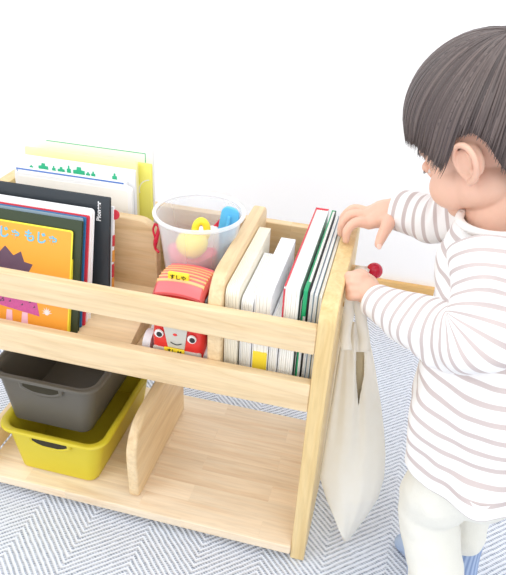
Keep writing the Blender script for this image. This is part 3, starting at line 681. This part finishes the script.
# --- hair: cap plus locks combed down from the whorl
WA = V((-.62, .06, .78)).normalized()
WX = V((1, 0, 0)); WX = (WX-WA*WX.dot(WA)).normalized(); WY = WA.cross(WX)
HC = (-.006, 0, .042)
def shell(d, off=0):
    """surface point (head frame) in direction d from the cranium centre"""
    if d.z >= 0:
        k = 1/math.sqrt((d.x/.0955)**2+(d.y/.0790)**2+(d.z/.0880)**2)
    else:
        az = abs(math.degrees(math.atan2(d.y, d.x))); k = 1/math.sqrt((d.x/.0955)**2+(d.y/.0790)**2+(d.z/(.165+.10*math.exp(-((az-68)/12)**2)))**2)
    p = V((HC[0]+d.x*(k+off), HC[1]+d.y*(k+off), HC[2]+d.z*(k+off)))
    if p.x > .02 and p.z < .055: p.x += (.055-p.z)*.16*min(1, (p.x-.02)/.03)
    return p
def hairline(az):
    """lowest u for a head azimuth in degrees, 0 = forehead, 90 = ear, 180 = nape"""
    a = abs(az); pts = [(0, .048), (25, .042), (42, .033), (53, .018), (60, .002), (64, -.018), (68, -.044), (72, -.052), (75, -.020), (79, .018), (84, .029), (100, .030), (108, .014), (113, -.016), (122, -.040), (150, -.052), (180, -.056)]
    for (a0, u0), (a1, u1) in zip(pts, pts[1:]):
        if a <= a1: return u0+(u1-u0)*(a-a0)/(a1-a0)
    return pts[-1][1]
def strand_end(phi):
    lo = .35
    for i in range(400):
        lo += .0085
        d = WA*math.cos(lo)+(WX*math.cos(phi)+WY*math.sin(phi))*math.sin(lo)
        p = shell(d); az = math.degrees(math.atan2(p.y, p.x-HC[0]))
        if p.z < hairline(az) or lo > 3.0: return lo
    return lo
bm = B(); tone = []
def hadd(p): return hp(p.x, p.y, p.z)
NS = 150; ends = [strand_end(2*math.pi*i/NS) for i in range(NS)]
K = 26; cap = []
for i in range(NS):
    ph = 2*math.pi*i/NS; row = []
    for j in range(1, K+1):
        th = ends[i]*j/K*.985; d = WA*math.cos(th)+(WX*math.cos(ph)+WY*math.sin(ph))*math.sin(th)
        row.append(bm.verts.new(hadd(shell(d, -.0015 + .0008*math.sin(i*2.1))))); tone.append(.25)
    cap.append(row)
ctr = bm.verts.new(hadd(shell(WA, -.001))); tone.append(.25)
for i in range(NS):
    a, b_ = cap[i], cap[(i+1) % NS]; bm.faces.new((ctr, a[0], b_[0]))
    for j in range(K-1): bm.faces.new((a[j], a[j+1], b_[j+1], b_[j]))
# inner side so that the cap has thickness
inn = [[bm.verts.new(v.co-(v.co-hp(*HC)).normalized()*.004) for v in row] for row in cap]; tone += [.15]*(NS*K)
for i in range(NS):
    a, b_ = inn[i], inn[(i+1) % NS]
    for j in range(K-1): bm.faces.new((a[j+1], a[j], b_[j], b_[j+1]))
    bm.faces.new((cap[i][-1], inn[i][-1], inn[(i+1) % NS][-1], cap[(i+1) % NS][-1]))
rnd = random.Random(3)
NL = 1300
for s_ in range(NL):
    ph0 = 2*math.pi*(s_+rnd.random())/NL; end = strand_end(ph0)
    st = rnd.uniform(.05, .35) if s_ % 3 else rnd.uniform(.3, .8)
    ln = end*rnd.uniform(.96, 1.015); w = rnd.uniform(.0009, .0022); off = rnd.uniform(.0002, .0022); sw = rnd.uniform(-.03, .03); tn = rnd.random()
    m = 15; n = 5; prev = None; cen = []
    for j in range(m+1):
        f = j/m; th = st+(ln-st)*f; ph = ph0+sw*math.sin(f*2.6)+.10*(f-.3)*0
        d = WA*math.cos(th)+(WX*math.cos(ph)+WY*math.sin(ph))*math.sin(th)
        cen.append(hadd(shell(d, off+.0012*math.sin(f*3.1))))
    fr = frames(cen); hc = hp(*HC)
    for j in range(m+1):
        f = j/m; ww = w*(min(1, f*6+.2))*(1 if f < .72 else max(.06, 1-((f-.72)/.28)**1.6)); c_ = cen[j]
        nrm = (c_-hc); t = fr[j][0]; nrm = (nrm-t*nrm.dot(t)).normalized(); sd = t.cross(nrm)
        ring = [bm.verts.new(c_+sd*(ww*math.cos(2*math.pi*i/n))+nrm*(ww*.55*math.sin(2*math.pi*i/n))) for i in range(n)]
        tone += [max(0, min(1, tn*.9+.1*math.sin(f*3+s_)))]*n
        if prev:
            for i in range(n): bm.faces.new((prev[i], prev[(i+1) % n], ring[(i+1) % n], ring[i]))
        prev = ring
# a few flyaways
hb = obj('hair', bm, 'hair', kid, 180)
a_ = hb.data.attributes.new('tone', 'FLOAT', 'POINT'); a_.data.foreach_set('value', tone)

# --- shirt
def fold(p, amp, sc, seed=0): return amp*noise.noise(V((p.x*sc+seed, p.y*sc, p.z*sc)))
def garment(name, lofts, mat, parent, thick=.0016, period=.0195):
    """lofts: list of (rings, s-values) joined in one mesh with a stripe coordinate"""
    bm = B(); lay = bm.verts.layers.float.new('stripe')
    for rings, sv, seam in lofts:
        vs = []
        for r, s in zip(rings, sv):
            row = [bm.verts.new(p) for p in r]
            for v in row: v[lay] = s/period
            vs.append(row)
        n = len(vs[0])
        for a, b_ in zip(vs, vs[1:]):
            for i in range(n): bm.faces.new((a[i], a[(i+1) % n], b_[(i+1) % n], b_[i]))
    bmesh.ops.recalc_face_normals(bm, faces=bm.faces)
    o = obj(name, bm, mat, parent, 180)
    return o
def sleeve(sh, el, wr_, radii, seed, n=40, sag=0.0):
    a_, b_ = sh.lerp(el, .62), el.lerp(wr_, .20)
    pts = [sh, sh.lerp(el, .3), a_, a_.lerp(el, .5).lerp(b_.lerp(el, .5), .5).lerp(el, .35), b_-UP*sag, el.lerp(wr_, .6)-UP*sag, wr_]
    P_, R_ = smooth_path(pts, radii, 9)
    for _ in range(10): P_ = [P_[0]]+[(P_[i-1]+P_[i]*2+P_[i+1])/4 for i in range(1, len(P_)-1)]+[P_[-1]]; fr = frames(P_); rings = []; sv = []; s = 0
    for i, (c, f, r) in enumerate(zip(P_, fr, R_)):
        ring = []
        frac = i/(len(P_)-1)
        for k in range(n):
            t = 2*math.pi*k/n; d = f[1]*math.cos(t)+f[2]*math.sin(t)
            q = c+d*r
            wr2 = .5+.5*math.sin(math.pi*frac)
            rr_ = r*(1+.22*noise.noise(q*26+V((seed, 0, 0)))*wr2)+.0026*math.sin(s*300+2.2*noise.noise(q*18+V((seed, 3, 0)))*3)*wr2*(.5+.5*math.sin(t+seed))
            ring.append(c+d*rr_)
        if rings: s += .8*max((p-q_).length for p, q_ in zip(ring, rings[-1]))+.2*(P_[i]-P_[i-1]).length
        rings.append(ring); sv.append(s)
    # turned-in cuff
    c, f, r = P_[-1], fr[-1], R_[-1]
    rings.append([c+(p-c)*.90+f[0]*.0012 for p in rings[-1]]); sv.append(s)
    rings.append([c+(p-c)*.86-f[0]*.012 for p in rings[-2]]); sv.append(s)
    return rings, [s-v for v in sv]
secs = [ # centre, front-back, lateral, squareness
 (at(500, 219, .745), .043, .047), (at(500, 224, .745), .049, .054), (at(500, 232, .748), .055, .066), (at(500, 244, .752), .060, .078), (at(499, 262, .758), .066, .089),
 (at(497, 290, .766), .070, .090), (at(494, 320, .776), .074, .090), (at(490, 350, .782), .080, .092), (at(485, 380, .792), .084, .094), (at(482, 408, .803), .087, .098), (at(480, 434, .815), .088, .102), (at(479, 452, .823), .087, .103)]
rings = []; sv = []; n = 96; s = 0
pc, ra = smooth_path([q[0] for q in secs], [V((q[1], q[2], 0)) for q in secs], 6)
for i, (c, r) in enumerate(zip(pc, ra)):
    if i: s += (pc[i]-pc[i-1]).length
    f = i/(len(pc)-1); ring = []
    for k in range(n):
        t = 2*math.pi*k/n; ct, st_ = math.cos(t), math.sin(t)
        d = FB*(r.x*math.copysign(abs(ct)**.9, ct))+LF*(r.y*math.copysign(abs(st_)**.9, st_)); q = c+d
        a = .11*min(1, f*2.5)
        k2 = 1+a*noise.noise(q*15+V((3, 1, 0)))+a*.5*noise.noise(q*34)+.025*min(1, f*2)*math.sin(t*5+6*f+2*noise.noise(q*9))
        q2 = c+d*k2; q2.z += .012*noise.noise(q*11)*f
        if f > .72 and abs(ct) < 2: q2 += V((0, 0, -.010))*max(0, st_)*((f-.72)/.28)
        ring.append(q2)
    rings.append(ring); sv.append(s)
sw_ = math.floor(s/.0195)*.0195+.006; rings.append([c+(p-c)*.965+V((0, 0, .003)) for p in rings[-1]]); sv.append(sw_); rings.append([c+(p-c)*.93+V((0, 0, .02)) for p in rings[-2]]); sv.append(sw_)
torso = (rings, sv, 0)
r1, s1 = sleeve(SH[1].lerp(at(500, 240, .74), .35), ELB[1], WR[1], [.044, .043, .044, .044, .043, .034, .0225], 4, sag=.011)
r2, s2 = sleeve(SH[-1], ELB[-1], WR[-1], [.042, .040, .037, .035, .034, .031, .0285], 9)
sh_ = garment('shirt', [torso, (r1, [v+.006 for v in s1], 0), (r2, [v+.006 for v in s2], 0)], 'shirt', kid)
sh_['label'] = 'white long-sleeved shirt with thin mauve stripes'
md = sh_.modifiers.new('s', 'SUBSURF'); md.levels = 1; md.render_levels = 1
# ribbed collar
bm = B(); pts = [at(500, 220, .732)+FB*(.0445*math.cos(t))+LF*(.0485*math.sin(t))+V((0, 0, .001-.006*math.cos(t))) for t in [2*math.pi*i/40 for i in range(41)]]
tube(bm, pts, [.0052]*41, 10, 2, False); obj('collar', bm, 'rib', kid, 180)

# --- trousers
bm = B(); t_ = B(); ringloft(t_, [oring(at(481, 425, .81), .056, .070), oring(at(480, 445, .82), .066, .080), oring(at(478, 466, .83), .070, .084), oring(at(476, 488, .845), .050, .060)]); bmesh.ops.recalc_face_normals(t_, faces=t_.faces); join(bm, t_)
lg = {1: [at(468, 462, .80), at(440, 490, .83), at(428, 511, .862), ANK[1]+V((.004, 0, .085)), ANK[1]+V((.004, 0, .035))], -1: [at(488, 448, .87), at(480, 482, .905), at(471, 505, .925), at(468, 526, .936), at(466, 540, .943)]}
tube(bm, lg[1], [.050, .046, .040, .038, .036], 24, 6); tube(bm, lg[-1], [.050, .040, .033, .028, .026], 24, 6)
pb = remesh(bm, .0034, 10, .5)
for v in pb.verts:
    q = v.co; nrm = v.normal
    if q.z < .34: v.co += nrm*(.0028*noise.noise(V((q.x*14, q.y*14, q.z*34)))+.0012*noise.noise(q*60))
pt_ = obj('trousers', pb, 'pants', kid, 180)

# --- socks
for s in (1, -1):
    fd = (V((-.865, .500, 0)) if s < 0 else V((-.998, .060, 0))).normalized(); A = ANK[s]
    top = KNE[s].lerp(A, .48)
    bm = B()
    tube(bm, [top, A.lerp(top, .4), A+V((0, 0, -.004))], [.0250, .0225, .0235], 24, 5); tube(bm, [A-fd*.017+V((0, 0, -.0235)), A+fd*.02+V((0, 0, -.0190)), A+fd*.062+V((0, 0, -.0255)), A+fd*.102+V((0, 0, -.0300))], [.0215, .0245, .0195, .0150], 20, 5)
    sb = remesh(bm, .0024, 6, .5)
    for v in sb.verts: v.co.z = max(.0008, v.co.z)
    rb = []
    for v in sb.verts:
        a = math.atan2((v.co-A).dot(fd.cross(V((0, 0, 1)))), (v.co-A).dot(fd)); rb.append(a*16 if v.co.z > .03 else 1.5)
    o_ = obj('sock', sb, 'sock', kid, 180); a_ = o_.data.attributes.new('ribs', 'FLOAT', 'POINT'); a_.data.foreach_set('value', rb)

# ------------------------------------------------------------------ tote bag hung on the peg
bag = thing('tote_bag', 'cream cotton tote bag hanging by its straps beside the right end panel', 'bag', (.045, .11, .3))
rows = [(345, 366, 322), (337, 369, 338), (333, 373, 356), (329, 377, 380), (325, 381, 405), (321, 384, 430), (318.5, 385.5, 455), (320, 384, 478), (326, 378, 498), (333, 367, 515), (339, 356, 530), (344, 348, 541)]
def bagrow(L_, R_, py, side, n=110):
    f = (py-322)/219; y = .128-.085*f; a = aty(L_, py, y-.004*f); b_ = aty(R_, py, y+.012); a.x = max(a.x, .0035)
    out = []
    for k in range(n+1):
        u = k/n; c = a.lerp(b_, u); e = (1-(2*u-1)**2)**.6
        th = .015*min(1, 3*f+.35)*min(1, (1-f)*5+.03)*e
        w = .0038*min(1, (1-f)*2+.05)*e*(math.sin(u*17+side*1.3+2*f)*.5+math.sin(u*31-3*f+side*2)*.28*(1-f)+.9*noise.noise(V((u*5+side*9, f*3, 1))))
        out.append(c + (-FW*1.0)*(side*th+w*1.0))
    return out
py_rows = []
for i in range(len(rows)-1):
    for k in range(14):
        t = k/14; t2 = t
        py_rows.append(tuple(rows[i][j]*(1-t2)+rows[i+1][j]*t2 for j in range(3)))
py_rows.append(rows[-1])
bm = B()
for side in (1, -1):
    vs = [[bm.verts.new(p) for p in bagrow(*r, side)] for r in py_rows]
    for j in range(len(vs)-1):
        for i in range(110):
            r = py_rows[j]; px = r[0]+(r[1]-r[0])*(i+.5)/110; py = r[2]
            if side == 1:
                # V-shaped opening between the two straps
                half = 4.6*min(1, (404-py)/34) if py < 404 else 0
                if abs(px-(356.5+.04*(404-py)-2)) < half and py > 350: continue
            bm.faces.new((vs[j][i], vs[j][i+1], vs[j+1][i+1], vs[j+1][i]))
bmesh.ops.remove_doubles(bm, verts=bm.verts, dist=.0002)
bo = obj('bag_body', bm, 'canvas', bag, 180)
md = bo.modifiers.new('t', 'SOLIDIFY'); md.thickness = .0011; md.offset = 0
bm = B(); vs = []  # added sheet behind the notch, its tan carries the shade inside the bag
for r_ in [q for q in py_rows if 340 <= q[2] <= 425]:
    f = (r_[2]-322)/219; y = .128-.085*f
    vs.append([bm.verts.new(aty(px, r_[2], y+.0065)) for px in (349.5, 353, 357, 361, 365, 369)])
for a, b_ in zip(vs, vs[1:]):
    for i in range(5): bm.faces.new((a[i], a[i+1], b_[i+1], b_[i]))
lo_ = obj('inside_shade', bm, 'bag_inside_shade', bag, 180); m_ = lo_.modifiers.new('t', 'SOLIDIFY'); m_.thickness = .0008; lo_['label'] = 'added tan patch, shade inside the bag mouth put into its colour'
def strap(pts, w=.0115):
    bm = B(); P_, _ = smooth_path([V(p) for p in pts], [1]*len(pts), 8); L_ = []
    for i, c in enumerate(P_):
        tw = .5*math.sin(i*.21); d = (RT*math.cos(tw)+FW*math.sin(tw))
        L_.append([bm.verts.new(c+d*w+FW*.0006), bm.verts.new(c+FW*-.0008), bm.verts.new(c-d*w+FW*.0006)])
    for a, b_ in zip(L_, L_[1:]):
        for i in range(2): bm.faces.new((a[i], a[i+1], b_[i+1], b_[i]))
    o = obj('strap', bm, 'canvas', bag, 180); m_ = o.modifiers.new('t', 'SOLIDIFY'); m_.thickness = .002; return o
PEG = V((.014, .179, .4655))
strap([PEG, at(353, 287, .852), at(349, 312, .862), at(345, 335, .878), at(347, 350, .884)], .008)
strap([PEG+V((.006, 0, 0)), at(359, 290, .856), at(361, 318, .866), at(364, 338, .882), at(365, 352, .888)], .008)

# ------------------------------------------------------------------ light
w = bpy.data.worlds.new('World'); bpy.context.scene.world = w; w.use_nodes = True
bg = w.node_tree.nodes['Background']; bg.inputs['Color'].default_value = (.95, .975, 1.0, 1); bg.inputs['Strength'].default_value = 1.0
def area(name, loc, target, size, power, color=(1, 1, 1)):
    l = bpy.data.lights.new(name, 'AREA'); l.shape = 'RECTANGLE'; l.size = size[0]; l.size_y = size[1]; l.energy = power; l.color = color
    o = bpy.data.objects.new(name, l); col.objects.link(o); o.location = loc
    o.rotation_euler = (V(target)-V(loc)).to_track_quat('-Z', 'Y').to_euler(); return o
area('window_light', (-1.9, -1.5, 1.9), (-.1, .2, .3), (1.6, 1.6), 20, (1.0, .985, .96))
area('camera_side_fill', (1.2, -2.1, 1.7), (0, .1, .3), (1.8, 1.6), 14, (1, .99, .97))  # added fill from the camera side, brightens the bag; no such window known
area('ceiling_light', (.3, -.1, 2.45), (.1, .2, 0), (1.2, 1.2), 10, (1, .99, .97))
vs_ = bpy.context.scene.view_settings; vs_.view_transform = 'Standard'; vs_.look = 'None'; vs_.gamma = 1; vs_.exposure = .13; vs_.use_curve_mapping = False
